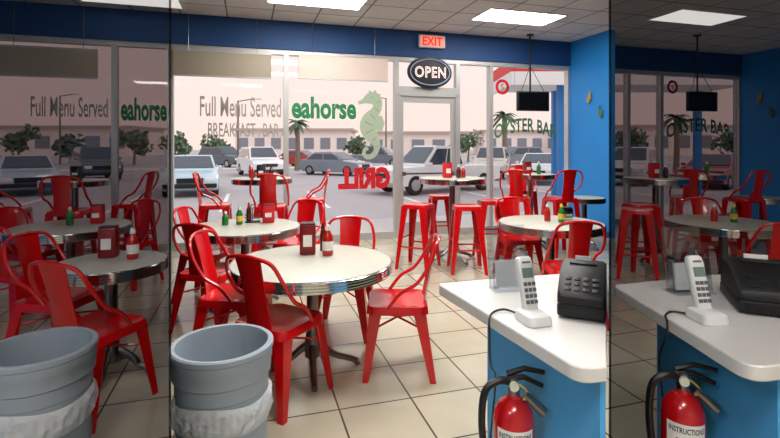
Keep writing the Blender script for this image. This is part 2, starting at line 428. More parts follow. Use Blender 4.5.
# ------------------------------------------------------------------ red metal seating
def seat_bm(z, w, d):
    bm = NB(); rr = []
    for s, dz, k in ((1.02, -.05, 1), (1.0, -.012, 1), (.975, 0, 1), (.9, -.001, 1), (.8, -.006, 1), (.4, -.009, 1), (.05, -.01, 1)):
        rr.append([(x*s, y*s, z+dz) for x, y in rrect(w, d, .06)])
    loftrings(bm, rr); return bm
def leg_bm(x, y, z, fx, fy):
    bm = NB(); n = 7; rings = []
    for i in range(n):
        t = i/(n-1); px = x+(fx-x)*t; py = y+(fy-y)*t; pz = z*(1-t)
        r = .04*(1-t)+.019*t
        if i == 0: r = .042
        sx = 1 if fx > 0 else -1; sy = 1 if fy > 0 else -1
        th = .007
        pts = [(0, 0), (-2*r, 0), (-2*r, -th), (-th, -th), (-th, -2*r), (0, -2*r)]
        pts = [(px+sx*(a+r*.6), py+sy*(b+r*.6), pz) for a, b in pts]
        if sx*sy < 0: pts = pts[::-1]
        rings.append(pts)
    loftrings(bm, rings); return bm
def backparts(t, z, top, lean=.07):
    bm = NB()
    hh = top-z
    pts = [(.192, .06, z-.01), (.204, -.02, z+.09*hh/.4), (.212, -.12, z+.38*hh), (.204, -.175-lean*.4, z+.68*hh), (.16, -.19-lean*.8, z+.93*hh), (.06, -.2-lean, top), (0, -.2-lean, top+.003)]
    full = pts+[(-x, y, q) for x, y, q in pts[:-1]][::-1]
    tube(bm, catmull(full, 5), .0115, 8); obj('back_hoop', bm, 'red', t)
    bm = NB(); n = 8; L = []; 
    for i in range(n+1):
        s = i/n; zz = z-.02+(hh+.015)*s; yy = -.178-(lean+.02)*s**1.3
        w = .094-.012*math.sin(s*PI)
        L.append([(-w, yy+.008, zz), (-w*.4, yy-.008, zz), (w*.4, yy-.008, zz), (w, yy+.008, zz), (w, yy+.013, zz), (w*.4, yy-.003, zz), (-w*.4, yy-.003, zz), (-w, yy+.013, zz)])
    loftrings(bm, L); obj('back_splat', bm, 'red', t)
def make_chair():
    t = thing('dining_chair', '', 'chair')
    obj('seat', seat_bm(.455, .395, .385), 'redseat', t)
    for sx in (-1, 1):
        for sy in (-1, 1): obj('leg', leg_bm(sx*.16, sy*.152, .435, sx*.222, sy*(.205 if sy > 0 else .228)), 'red', t)
    bm = NB()
    for s in (-1, 1): tube(bm, [(s*.17, .17, .3), (0, 0, .33), (-s*.17, -.18, .3)], .007, 6)
    obj('cross_brace', bm, 'red', t)
    backparts(t, .455, .86); return t
def make_high(back=True):
    t = thing('bar_chair' if back else 'bar_stool', '', 'bar chair' if back else 'bar stool')
    w = .35 if back else .31
    obj('seat', seat_bm(.765, w, w), 'redseat', t)
    for sx in (-1, 1):
        for sy in (-1, 1): obj('leg', leg_bm(sx*w*.41, sy*w*.41, .745, sx*.2, sy*.2), 'red', t)
    for s in (-1, 1):
        bm = NB(); tube(bm, [(-.175, s*.178, .27), (.175, s*.178, .27)], .011, 6); obj('stretcher', bm, 'red', t)
        bm = NB(); tube(bm, [(s*.165, -.165, .36), (s*.165, .165, .36)], .011, 6); obj('stretcher', bm, 'red', t)
    if back: backparts(t, .765, 1.14, .04)
    return t
protos = {'c': make_chair(), 'h': make_high(True), 's': make_high(False)}; used = set()
def place(kind, x, y, fx, fy, lab, group):
    rz = math.atan2(fy, fx)-PI/2; p = protos[kind]
    if kind not in used:
        used.add(kind); p.location = (x, y, 0); p.rotation_euler = (0, 0, rz); p['label'] = lab; p['group'] = group; return p
    return dup(p, (x, y, 0), rz, lab, group)
g1 = 'red metal dining chairs'; g2 = 'red metal bar chairs with backs'; g3 = 'red backless bar stools'
for a in [
 ('c', -.65, 2.80, .48, .877, 'red metal chair tucked in at the near side of the foreground table, back to us', g1),
 ('c', .05, 3.15, -1, .02, 'red metal chair on the right side of the foreground table, seen side-on', g1),
 ('c', -1.06, 3.27, 1, -.12, 'red metal chair on the left side of the foreground table', g1),
 ('c', -.36, 3.74, -.12, -1, 'red metal chair behind the foreground table, facing us', g1),
 ('c', -1.76, 4.58, 1, -.1, 'red metal chair on the left side of the middle table', g1),
 ('c', -.98, 5.02, -.35, -1, 'red metal chair behind the middle table, facing us', g1),
 ('c', -1.45, 3.88, .25, 1, 'red metal chair at the near side of the middle table, back to us', g1),
 ('c', 1.52, 4.0, .05, 1, 'red metal chair in front of the right low table, back to us', g1),
 ('c', 1.42, 5.24, .05, -1, 'red metal chair behind the right low table', g1),
 ('h', -2.1, 5.72, 1, .25, 'red bar chair left of the high table by the left clear window', g2),
 ('h', -1.4, 5.6, -.1, 1, 'red bar chair in front of the high table by the left window, back to us', g2),
 ('h', -1.05, 6.32, -1, -.2, 'red bar chair right of the high table by the left window', g2),
 ('h', 1.74, 6.5, .35, 1, 'red bar chair left of the high table under the television', g2),
 ('h', 2.3, 6.42, -.25, 1, 'red bar chair right of the high table under the television', g2),
 ('h', 2.1, 7.48, -.05, -1, 'red bar chair behind the high table under the television', g2),
 ('s', .34, 5.72, .5, 1, 'red backless stool standing free, leftmost by the door', g3),
 ('s', .90, 5.58, 0, 1, 'red backless stool in front of the high table by the door', g3),
 ('s', 1.3, 6.12, 1, .0, 'red backless stool right of the high table by the door', g3),
 ('s', .72, 6.72, 1, .1, 'red backless stool behind the high table by the door', g3),
 ('c', -1.66, 2.68, .3, .95, 'red chair, back to us, at the small near table in the dim left bay', g1),
 ('c', -2.22, 3.2, 1, -.12, 'red chair left of the small near table in the dim left bay', g1),
 ('c', -3.0, 3.86, .25, 1, 'red chair, back to us, at the farther round table in the left bay', g1),
 ('c', -3.46, 4.56, 1, -.1, 'red chair left of the farther round table in the dim left bay', g1),
 ('c', -2.75, 5.02, -.2, -1, 'red chair behind the farther round table in the dim left bay', g1),
 ('h', -4.25, 5.3, 1, .4, 'red bar chair left of the high table in the dim left bay', g2),
 ('h', -3.5, 5.2, -.2, 1, 'red bar chair, back to us, at the high table in the dim left bay', g2),
 ('h', -3.15, 5.83, -1, 0, 'red bar chair right of the high table in the dim left bay', g2),
 ('s', 2.76, 5.3, .5, 1, 'red stool nearest the added glass light screen in the dim right bay', g3),
 ('s', 3.02, 5.72, 0, 1, 'red stool touching the high table in the dim right bay', g3),
 ('h', 4.06, 6.5, .35, 1, 'red bar chair left of the high table under the dim bay television', g2),
 ('h', 4.78, 6.42, -.35, 1, 'red bar chair right of the high table under the dim bay television', g2),
 ('c', 3.1, 3.96, .05, 1, 'red chair, back to us, at the low table in the dim right bay', g1),
 ('c', 3.5, 5.2, -.2, -1, 'red chair behind the low table in the dim right bay', g1),
]: place(*a)

# ------------------------------------------------------------------ tables
def table(x, y, r, h, lab, cat='table', name='round_table', ba=.5):
    t = thing(name, lab, cat, (x, y, 0), 0, 'round pedestal tables')
    bm = NB(); lathe(bm, [(0, h-.03), (r-.012, h-.03), (r-.004, h-.003), (r-.012, h), (0, h)], 64); obj('tabletop', bm, 'lam', t)
    prof = [(r-.012, h-.068), (r, h-.068)]
    for i in range(4):
        z0 = h-.066+i*.0165
        prof += [(r+.000, z0), (r+.007, z0+.004), (r+.007, z0+.011), (r+.000, z0+.015)]
    prof += [(r+.001, h+.001), (r-.008, h+.001), (r-.012, h-.068)]
    bm = NB(); lathe(bm, prof, 64); obj('ribbed_edge_band', bm, 'chrome', t)
    bm = NB(); lathe(bm, [(0, .1), (.038, .1), (.038, h-.05), (.13, h-.045), (.13, h-.03), (0, h-.03)], 20); obj('column', bm, 'dchrome', t)
    R_ = .3 if r > .35 else .22
    for k in range(4):
        an = ba+k*PI/2; bm = NB()
        pts = [(.0, .17), (.06, .14), (.14, .08), (R_-.06, .045), (R_, .02)]
        tube(bm, catmull([(math.cos(an)*a, math.sin(an)*a, b) for a, b in pts], 4), .026, 8, .018)
        lathe(bm, [(0, 0), (.02, 0), (.02, .02), (0, .02)], 10, math.cos(an)*R_, math.sin(an)*R_)
        obj('base_foot', bm, 'dchrome', t)
    bm = NB(); lathe(bm, [(0, .08), (.05, .08), (.055, .16), (.04, .24), (0, .24)], 16); obj('base_hub', bm, 'dchrome', t)
    return t
T1 = (-.511, 3.13); T2 = (-1.34, 4.39); HA = (-1.64, 6.1); HB = (.80, 6.12); HC = (2.06, 6.98); TD = (1.56, 4.62); TE = (2.80, 6.85)
table(*T1, .52, .705, 'large round grey table with ribbed chrome edge in the foreground', ba=.2)
table(*T2, .50, .72, 'round table with chrome edge behind the foreground table')
table(*HA, .38, 1.05, 'tall round table beside the left clear window', name='high_table')
table(*HB, .42, 1.05, 'tall round table in front of the glass door', name='high_table')
table(*HC, .36, 1.05, 'tall round table below the hanging television', name='high_table')
table(*TD, .49, .72, 'round low table behind the cash counter')
table(*TE, .28, .72, 'small low round table beside the blue wall stub')
L1 = (-1.79, 3.05); L2 = (-2.95, 4.39); LA = (-3.78, 5.7); RB = (3.42, 6.12); RC = (4.5, 6.98); RD = (3.24, 4.62); RE = (5.36, 6.85)
table(*L1, .325, .72, 'small round table nearest to us in the dim left bay', ba=.2)
table(*L2, .50, .72, 'farther round low table in the dim left bay')
table(*LA, .36, 1.05, 'tall round table in the dim left bay', name='high_table')
table(*RB, .38, 1.05, 'tall round table beside the added light screen in the dim right bay', name='high_table')
table(*RC, .36, 1.05, 'tall round table below the dim bay television', name='high_table')
table(*RD, .5, .72, 'round low table in the dim right bay')
table(*RE, .3, .72, 'small low table at the far right of the dim right bay')

# ------------------------------------------------------------------ table-top things
def dispenser(x, y, z, rz, h, m, lab):
    t = thing('napkin_dispenser', lab, 'napkin dispenser', (x, y, z+.002), rz, 'napkin dispensers on the tables')
    bm = NB(); box(bm, -.055, .055, -.045, .045, 0, h, bev=.012); obj('case', bm, m, t)
    bm = NB(); box(bm, -.042, .042, -.05, -.044, .025, h-.03, bev=.002); obj('face_plate', bm, 'dchrome' if m == 'chrome' else m, t)
    bm = NB(); box(bm, -.03, .03, -.056, -.049, .06, h-.07); obj('napkin', bm, 'paper', t)
    bm = NB(); box(bm, -.05, .05, -.04, .04, h, h+.008, bev=.003); obj('lid', bm, 'black', t)
def bottle(x, y, z, m, cm, h, lab, lm=None, r=.03):
    t = thing('sauce_bottle', lab, 'bottle', (x, y, z+.002), random.random()*6, 'sauce bottles on the tables')
    s = h/.2
    bm = NB(); lathe(bm, [(0, 0), (r*.9, 0), (r, .006*s), (r, .11*s), (r*.85, .13*s), (r*.45, .155*s), (r*.42, .165*s), (0, .165*s)], 18); obj('body', bm, m, t)
    bm = NB(); lathe(bm, [(0, .163*s), (r*.5, .163*s), (r*.5, .18*s), (r*.3, .2*s), (0, .2*s)], 14); obj('cap', bm, cm, t)
    if lm:
        bm = NB(); lathe(bm, [(r+.001, .035*s), (r+.0015, .04*s), (r+.0015, .09*s), (r+.001, .095*s)], 18); obj('wrap_label', bm, lm, t)
def caddy(x, y, z, lab):
    t = thing('condiment_caddy', lab, 'caddy', (x, y, z+.002), .3, 'condiment caddies on the tables')
    bm = NB(); box(bm, -.07, .07, -.05, .05, 0, .008, bev=.002); obj('tray', bm, 'black_m', t)
    for zz in (.04, .07):
        bm = NB(); tube(bm, [(a, b, zz) for a, b in rrect(.14, .1, .02, 3)], .003, 5, closed=True); obj('rail', bm, 'black_m', t)
    bm = NB(); tube(bm, catmull([(0, 0, .0), (0, 0, .12), (.02, 0, .15), (0, 0, .17), (-.02, 0, .15), (0, 0, .12)], 4), .004, 6); obj('handle', bm, 'black_m', t)
dispenser(-.575, 3.32, .705, .15, .21, 'maroon', 'dark red napkin dispenser on the foreground table')
bottle(-.43, 3.28, .705, 'ketchup', 'cap', .21, 'red ketchup bottle on the foreground table', 'paper', .038)
bottle(-.485, 3.42, .705, 'sauce', 'black', .2, 'slim dark sauce bottle behind the ketchup on the foreground table', None, .02)
dispenser(-1.17, 4.58, .72, .2, .17, 'redv', 'bright red napkin dispenser on the middle table')
bottle(-1.42, 4.48, .72, 'gbottle', 'cap', .17, 'green bottle on the middle table', 'yellow')
bottle(-1.54, 4.44, .72, 'gbottle', 'cap', .13, 'short green bottle at the left on the middle table', None)
bottle(-1.37, 4.61, .73, 'sauce', 'redv', .18, 'brown sauce bottle on the middle table', None, .025)
caddy(-1.335, 4.62, .72, 'black wire caddy holding the brown bottle on the middle table')
dispenser(-1.66, 6.12, 1.05, .2, .16, 'black', 'black napkin dispenser on the high table by the left window')
bottle(-1.78, 6.1, 1.05, 'ketchup', 'cap', .17, 'ketchup bottle on the high table by the left window')
bottle(-1.54, 6.16, 1.05, 'sauce', 'black', .16, 'brown bottle on the high table by the left window')
dispenser(.74, 6.14, 1.05, .2, .19, 'redv', 'red napkin dispenser on the high table by the door')
bottle(.88, 6.1, 1.05, 'sauce', 'cap', .17, 'brown bottle on the high table by the door')
bottle(.95, 6.16, 1.05, 'ketchup', 'cap', .15, 'ketchup bottle on the high table by the door')
bottle(2.16, 6.9, 1.05, 'gbottle', 'cap', .18, 'green bottle on the high table under the television')
dispenser(2.02, 7.0, 1.05, .2, .17, 'maroon', 'dark red dispenser on the high table under the television')
bottle(1.66, 4.6, .72, 'gbottle', 'yellow', .18, 'green bottle on the right low table', 'yellow')
bottle(1.55, 4.68, .72, 'ketchup', 'cap', .17, 'ketchup bottle on the right low table', None)
dispenser(1.76, 4.75, .72, .2, .12, 'chrome', 'chrome napkin dispenser on the right low table')
dispenser(-1.87, 3.16, .72, .2, .2, 'maroon', 'dark red napkin dispenser on the small table in the dim left bay')
bottle(-1.69, 3.12, .72, 'ketchup', 'cap', .2, 'ketchup bottle on the small table in the dim left bay', 'paper', .036)
dispenser(-2.8, 4.55, .72, .2, .17, 'redv', 'red napkin dispenser on the farther low table in the left bay')
bottle(-3.0, 4.45, .72, 'gbottle', 'cap', .17, 'green bottle on the farther low table in the left bay')
dispenser(-3.76, 5.7, 1.05, .2, .16, 'black', 'black napkin dispenser on the high table in the left bay')
dispenser(3.4, 6.12, 1.05, .2, .18, 'redv', 'red napkin dispenser on the high table in the right bay')
bottle(3.54, 6.1, 1.05, 'sauce', 'cap', .17, 'brown bottle on the high table in the right bay')
bottle(4.6, 6.9, 1.05, 'gbottle', 'cap', .18, 'green bottle under the television in the right bay')
bottle(3.33, 4.6, .72, 'gbottle', 'yellow', .18, 'green bottle on the low table in the right bay', 'yellow')
bottle(3.18, 4.66, .72, 'ketchup', 'cap', .17, 'ketchup bottle on the low table in the right bay')

# ------------------------------------------------------------------ rubbish bins
def rbin(x, y, lab):
    t = thing('trash_bin', lab, 'bin', (x, y, 0), .3)
    h = .63; R0 = .180; R1 = .194
    bm = NB()
    lathe(bm, [(0, 0), (R0, 0), (R0+.003, .02), (R1-.010, h-.19), (R1-.006, h-.185), (R1-.004, h-.128), (R1+.005, h-.12), (R1+.007, h-.075), (R1+.010, h-.07), (R1+.011, h-.03), (R1+.016, h-.024), (R1+.016, h-.006), (R1+.009, h), (R1-.006, h-.002), (R1-.010, h-.03), (R1-.02, .3), (R0-.01, .05), (0, .05)], 72)
    obj('body', bm, 'bin', t)
    def wv(r, z, a, j):
        k = math.sin(min(1, j/8)*PI)
        return r+k*(.003*math.sin(a*23+j*.9)+.003*math.sin(a*9+j*1.7)+.002*math.sin(a*41)), z+.006*math.sin(a*5+j)*k+.009*math.sin(a*3+1)
    bm = NB()
    prof = [(R1-.005, h-.20), (R1+.002, h-.208), (R1+.009, h-.222), (R1+.010, h-.24), (R1+.009, h-.26), (R1+.010, h-.275), (R1+.006, h-.292), (R1-.002, h-.307), (R1-.008, h-.312)]
    lathe(bm, prof, 160, wave=wv); obj('bin_liner', bm, 'bag', t)
rbin(-.712, 2.02, 'round grey plastic bin with a clear liner, left of the foreground chairs')
rbin(-1.46, 1.98, 'round grey plastic bin in the dim left bay, at the far left')

# ------------------------------------------------------------------ counters
def inset(pts, d):
    cx = sum(p[0] for p in pts)/len(pts); cy = sum(p[1] for p in pts)/len(pts); out = []
    N = len(pts)
    for i in range(N):
        p0 = Vector(pts[i-1]); p1 = Vector(pts[i]); p2 = Vector(pts[(i+1) % N])
        e1 = (p1-p0).normalized(); e2 = (p2-p1).normalized(); n1 = Vector((-e1.y, e1.x)); n2 = Vector((-e2.y, e2.x))
        if n1.dot(Vector((cx, cy))-p1) < 0: n1 = -n1
        if n2.dot(Vector((cx, cy))-p1) < 0: n2 = -n2
        b = n1+n2; q = p1+b*(d/(1+n1.dot(n2))); out.append((q.x, q.y))
    return out
def counter(poly, rad, base, where):
    z = .92
    b = thing('counter_base', 'bright blue painted cash counter base, '+where, 'counter', (0, 0, 0))
    bm = NB(); prism(bm, base, .08, z-.045); obj('cabinet_panel', bm, 'cblue', b)
    bm = NB(); prism(bm, inset(base, .008), 0, .08); obj('plinth', bm, 'black', b)
    t = thing('countertop', 'white laminate countertop, '+where, 'countertop', (0, 0, 0))
    rp = round_poly(poly, rad)
    bm = NB(); rp2 = inset(rp, .003)
    loftrings(bm, [[(x, y, z-.0) for x, y in rp2], [(x, y, z-.004) for x, y in rp], [(x, y, z-.036) for x, y in rp], [(x, y, z-.04) for x, y in rp2]]); obj('slab', bm, 'white_lam', t)
P1 = [(.184, 1.87), (.458, 1.15), (.532, 1.165), (.945, 2.07)]
counter(P1, [.03, .045, .0, .0], [(.365, 1.78), (.54, 1.222), (.556, 1.225), (.875, 1.93)], 'in the centre foreground')
P2 = [(.865, 1.845), (.875, 1.15), (1.55, 1.33), (1.95, 2.17)]
counter(P2, [.03, .07, .0, .0], [(.995, 1.77), (1.02, 1.25), (1.5, 1.38), (1.85, 2.08)], 'in the dim right bay')

def phone(x, y, rz, lab):
    t = thing('cordless_phone', lab, 'phone', (x, y, .922), rz)
    bm = NB(); L = []
    for s, z in ((1, 0), (1, .012), (.9, .026), (.6, .034)): L.append([(a*s, b*s-(1-s)*.01, z) for a, b in rrect(.085, .1, .02)])
    loftrings(bm, L); obj('cradle', bm, 'white', t)
    tilt = Matrix.Translation((0, .012, .018)) @ Matrix.Rotation(math.radians(-16), 4, 'X')
    bm = NB(); L = []
    for z, w, d in ((0, .04, .022), (.01, .05, .028), (.05, .05, .03), (.1, .054, .03), (.15, .056, .03), (.168, .05, .026), (.174, .036, .018)):
        L.append([tuple(tilt @ Vector((a, b, z))) for a, b in rrect(w, d, d*.42)])
    loftrings(bm, L); hs = obj('handset', bm, 'white', t)
    bm = NB(); box(bm, -.018, .018, -.0175, -.014, .108, .138, tilt); obj('display', bm, 'lcd', hs)
    for i in range(4):
        for j in range(3):
            bm = NB(); box(bm, -.019+j*.0145, -.0085+j*.0145, -.018, -.014, .03+i*.018, .041+i*.018, tilt); obj('button', bm, 'keys', hs)
    bm = NB(); box(bm, -.014, .014, -.0165, -.014, .152, .158, tilt); obj('earpiece', bm, 'keys', hs)
    bm = NB(); tube(bm, [tuple(tilt @ Vector((.018, .004, .165))), tuple(tilt @ Vector((.018, .004, .19)))], .005, 8, .004); obj('antenna', bm, 'keys', hs)
phone(.44, 1.46, .28, 'white cordless phone in its cradle on the centre counter')
phone(.98, 1.47, .1, 'white cordless phone on the counter in the dim right bay')
def cord(pts, lab):
    bm = NB(); tube(bm, catmull(pts, 6), .0035, 6); tag(obj('power_cord', bm, 'black'), lab, 'cord')
cord([(.41, 1.50, .928), (.375, 1.55, .927), (.335, 1.53, .926), (.312, 1.49, .92), (.308, 1.47, .88), (.315, 1.50, .8), (.33, 1.54, .74), (.36, 1.62, .66), (.352, 1.68, .4)], 'thin black cord running from the phone down the centre counter side')
cord([(.95, 1.50, .928), (.91, 1.53, .927), (.87, 1.5, .926), (.852, 1.46, .92), (.85, 1.46, .88), (.865, 1.52, .8), (.89, 1.57, .74), (.95, 1.66, .6), (.975, 1.68, .4)], 'thin black cord running down the counter in the dim right bay')

def holder(x, y, rz, lab):
    t = thing('acrylic_stand', lab, 'card holder', (x, y, .922), rz)
    bm = NB(); box(bm, -.08, .08, -.05, .03, 0, .004); obj('foot_plate', bm, 'acryl', t, False)
    bm = NB(); m = Matrix.Rotation(math.radians(-8), 4, 'X'); box(bm, -.08, .08, 0, .004, .004, .235, m); obj('back_plate', bm, 'acryl', t, False)
    bm = NB(); box(bm, -.08, .08, -.034, -.031, .004, .12, m); box(bm, -.08, -.076, -.034, .003, .004, .12, m); box(bm, .076, .08, -.034, .003, .004, .12, m); obj('pocket', bm, 'acryl', t, False)
    bm = NB(); box(bm, -.06, .03, -.024, -.014, .01, .105, m); obj('leaflet', bm, 'paper', t, False)
holder(.452, 1.80, .25, 'clear acrylic card holder with white leaflets at the back of the centre counter')
holder(1.1, 1.76, .15, 'clear acrylic card holder on the counter in the dim right bay')

def register(x, y, rz, w, d, lab):
    t = thing('cash_register', lab, 'cash register', (x, y, .922), rz)
    w /= 2; d /= 2
    bm = NB(); box(bm, -w, w, -d, d, .004, .045, bev=.008); obj('drawer_box', bm, 'rblack', t)
    bm = NB(); box(bm, -w*.85, w*.85, -d-.004, -d+.002, .014, .038); obj('drawer_front', bm, 'black_m', t)
    prof = [(-d*.98, .046), (d*.98, .046), (d*.98, .12), (d*.85, .138), (d*.1, .138), (-d*.35, .118), (-d*.9, .08), (-d*.98, .068)]
    bm = NB(); R_ = []
    for xx, s in ((-w*.99, .93), (-w*.86, 1), (w*.86, 1), (w*.99, .93)):
        R_.append([(xx, a*s, .046+(b-.046)*s) for a, b in prof])
    loftrings(bm, R_); obj('case', bm, 'rblack', t)
    a0 = Vector((0, -d*.88, .081)); a1 = Vector((0, -d*.38, .116)); an = math.atan2(a1.z-a0.z, a1.y-a0.y)
    for i in range(3):
        for j in range(4):
            q = a0+(a1-a0)*((i+.5)/3); m = Matrix.Translation((-w*.57+j*w*.38, q.y, q.z)) @ Matrix.Rotation(an, 4, 'X')
            bm = NB(); box(bm, -w*.13, w*.13, -.007, .007, 0, .003, m, .001); obj('key', bm, 'dkeys', t)
    bm = NB(); box(bm, -w*.6, w*.6, d*.15, d*.5, .138, .145, None, .002); obj('paper_cover', bm, 'rblack', t)
    bm = NB(); box(bm, -w*.4, w*.3, d*.55, d*.58, .138, .158); obj('receipt', bm, 'paper', t, False)
register(.640, 1.575, -.433, .142, .25, 'low black cash register beside the phone on the centre counter')
register(1.26, 1.60, -.4, .2, .25, 'low black cash register on the counter in the dim right bay')

def extinguisher(x, y, rz, lab):
    zb = .305; t = thing('fire_extinguisher', lab, 'fire extinguisher', (x, y, zb), rz)
    r = .06
    bm = NB(); lathe(bm, [(0, 0), (r-.004, 0), (r, .006), (r, .33), (r*.93, .36), (r*.7, .385), (.02, .4), (.018, .41), (0, .41)], 32); obj('cylinder', bm, 'extred', t)
    bm = NB(); lathe(bm, [(0, .405), (.017, .405), (.019, .425), (.014, .43), (.014, .46), (0, .46)], 16); obj('valve', bm, 'dchrome', t)
    bm = NB(); tube(bm, [(-.02, 0, .455), (.03, 0, .462), (.085, 0, .44)], .009, 6, .007); obj('carry_handle', bm, 'black_m', t)
    bm = NB(); tube(bm, [(-.02, 0, .468), (.03, 0, .488), (.09, 0, .48)], .009, 6, .007); obj('squeeze_lever', bm, 'black_m', t)
    bm = NB(); lathe(bm, [(0, 0), (.014, 0), (.014, .01), (0, .01)], 16, mtx=Matrix.Translation((0, -.014, .44)) @ Matrix.Rotation(PI/2, 4, 'X')); obj('gauge', bm, 'gauge', t)
    bm = NB(); tube(bm, catmull([(-.01, 0, .445), (-.045, -.01, .45), (-.085, -.02, .42), (-.095, -.02, .33), (-.085, -.02, .22), (-.07, -.01, .12)], 6), .011, 8); obj('hose', bm, 'black', t)
    bm = NB(); tube(bm, [(-.072, -.012, .14), (-.068, -.01, .06)], .012, 10, .018); obj('nozzle', bm, 'black', t)
    bm = NB(); tube(bm, catmull([(.015, 0, .44), (.035, -.015, .43), (.045, -.02, .41), (.025, -.03, .41)], 4), .003, 5); obj('safety_pin', bm, 'yellow', t)
    bm = NB(); tube(bm, [(.03, -.02, .42), (.085, -.03, .375)], .011, 8, .014); obj('horn_tip', bm, 'dchrome', t)
    bm = NB(); n = 14
    f = lambda a, z, rr: (rr*math.sin(a), -rr*math.cos(a), z)
    vs = [[bm.verts.new(f(-.95+1.9*i/n, z, r+.0008)) for z in (.13, .328)] for i in range(n+1)]
    for a, b in zip(vs, vs[1:]): bm.faces.new((a[0], b[0], b[1], a[1]))
    lb = obj('instruction_label', bm, 'paper', t)
    for txt, zz, hh, mm, ww in (('INSTRUCTIONS', .31, .017, 'ink', .1), ('FIRE', .272, .028, 'extred', .06), ('PULL PIN', .235, .01, 'ink', .05), ('SQUEEZE', .215, .01, 'ink', .05)):
        me = text_mesh(txt, ww, hh, .0002, .02)
        for v in me.vertices:
            a = v.co.x/r; z = zz+v.co.y; v.co = f(a, z, r+.0014)
        me.materials.append(M[mm]); o = bpy.data.objects.new('label_text', me); C.objects.link(o); o.parent = lb
extinguisher(.372, 1.43, -.15, 'red fire extinguisher hung on the side of the centre blue counter')
extinguisher(.9, 1.46, -.35, 'red fire extinguisher hung on the counter in the dim right bay')

# ------------------------------------------------------------------ television, fish plaques
def tv(x, y, lab):
    t = thing('hanging_television', lab, 'television', (x, y, 2.03), A-.1)
    bm = NB(); box(bm, -.28, .28, -.03, .03, 0, .32, bev=.01); obj('housing', bm, 'black', t)
    bm = NB(); box(bm, -.255, .255, -.034, -.029, .03, .295); obj('screen', bm, 'screen', t, False)
    bm = NB(); box(bm, -.08, .08, .03, .05, .08, .24); tube(bm, [(0, .05, .16), (0, .09, .16), (0, .09, CH-2.03)], .014, 8); obj('pole', bm, 'black_m', t)
    for s in (-1, 1):
        bm = NB(); tube(bm, [(s*.2, .0, .32), (0, .09, .75)], .005, 6); obj('stay_wire', bm, 'black_m', t)
    bm = NB(); lathe(bm, [(0, CH-2.05), (.06, CH-2.05), (.06, CH-2.031), (0, CH-2.031)], 20, 0, .09); obj('ceiling_plate', bm, 'black_m', t)
tv(2.33, 7.75, 'black television hanging from the ceiling beside the blue wall stub')
tv(5.12, 7.8, 'black television hanging in the dim right bay')
def fish(u, v, z, m, lab, tilt=0):
    t = thing('fish_plaque', lab, 'wall plaque', R(u, v, z), A-PI/2)
    bm = NB(); lathe(bm, [(0, -.09), (.02, -.08), (.038, -.04), (.042, 0), (.03, .05), (.012, .085), (0, .09)], 16, mtx=Matrix.Rotation(tilt, 4, 'Y') @ Matrix.Diagonal((1, .4, 1, 1))); obj('body', bm, m, t)
    mt = Matrix.Rotation(tilt, 4, 'Y') @ Matrix.Rotation(PI/2, 4, 'X')
    bm = NB(); prism(bm, [(-.008, .07), (.008, .07), (.04, .13), (0, .11), (-.04, .13)], -.004, .004, mt); obj('tail', bm, m, t)
    bm = NB(); prism(bm, [(.03, -.03), (.065, .02), (.03, .04)], -.004, .004, mt); obj('fin', bm, m, t)
fish(UC-.02, -.57, 2.25, 'gold', 'small golden fish plaque, the higher one on the blue wall stub', .3)
fish(UC-.02, -.84, 1.99, 'fgreen', 'small green fish plaque, the lower one on the blue wall stub', -.3)
fish(UR-.02, -.43, 2.37, 'gold', 'small golden fish plaque on the far right blue wall', .3)
fish(UR-.02, -.66, 2.09, 'fgreen', 'small green fish plaque on the far right blue wall', -.3)

# ------------------------------------------------------------------ outside
GZ = -.3
bm = NB(); box(bm, -120, 120, 2.2, 220, GZ-.2, GZ); gr = inframe(struct('ground', bm, 'asphalt')); 
bm = NB(); box(bm, UL-3, UR+3, .1, 2.2, GZ, -.03); sw = inframe(struct('sidewalk', bm, 'concrete'))
bm = NB()
for k in range(-9, 12): box(bm, k*2.9, k*2.9+.12, 6.2, 11.2, GZ, GZ+.008)
struct('painted_line', bm, 'line', gr)
bm = NB(); box(bm, -60, 60, 30, 33, GZ, GZ+.06); struct('median_strip', bm, 'concrete', gr)

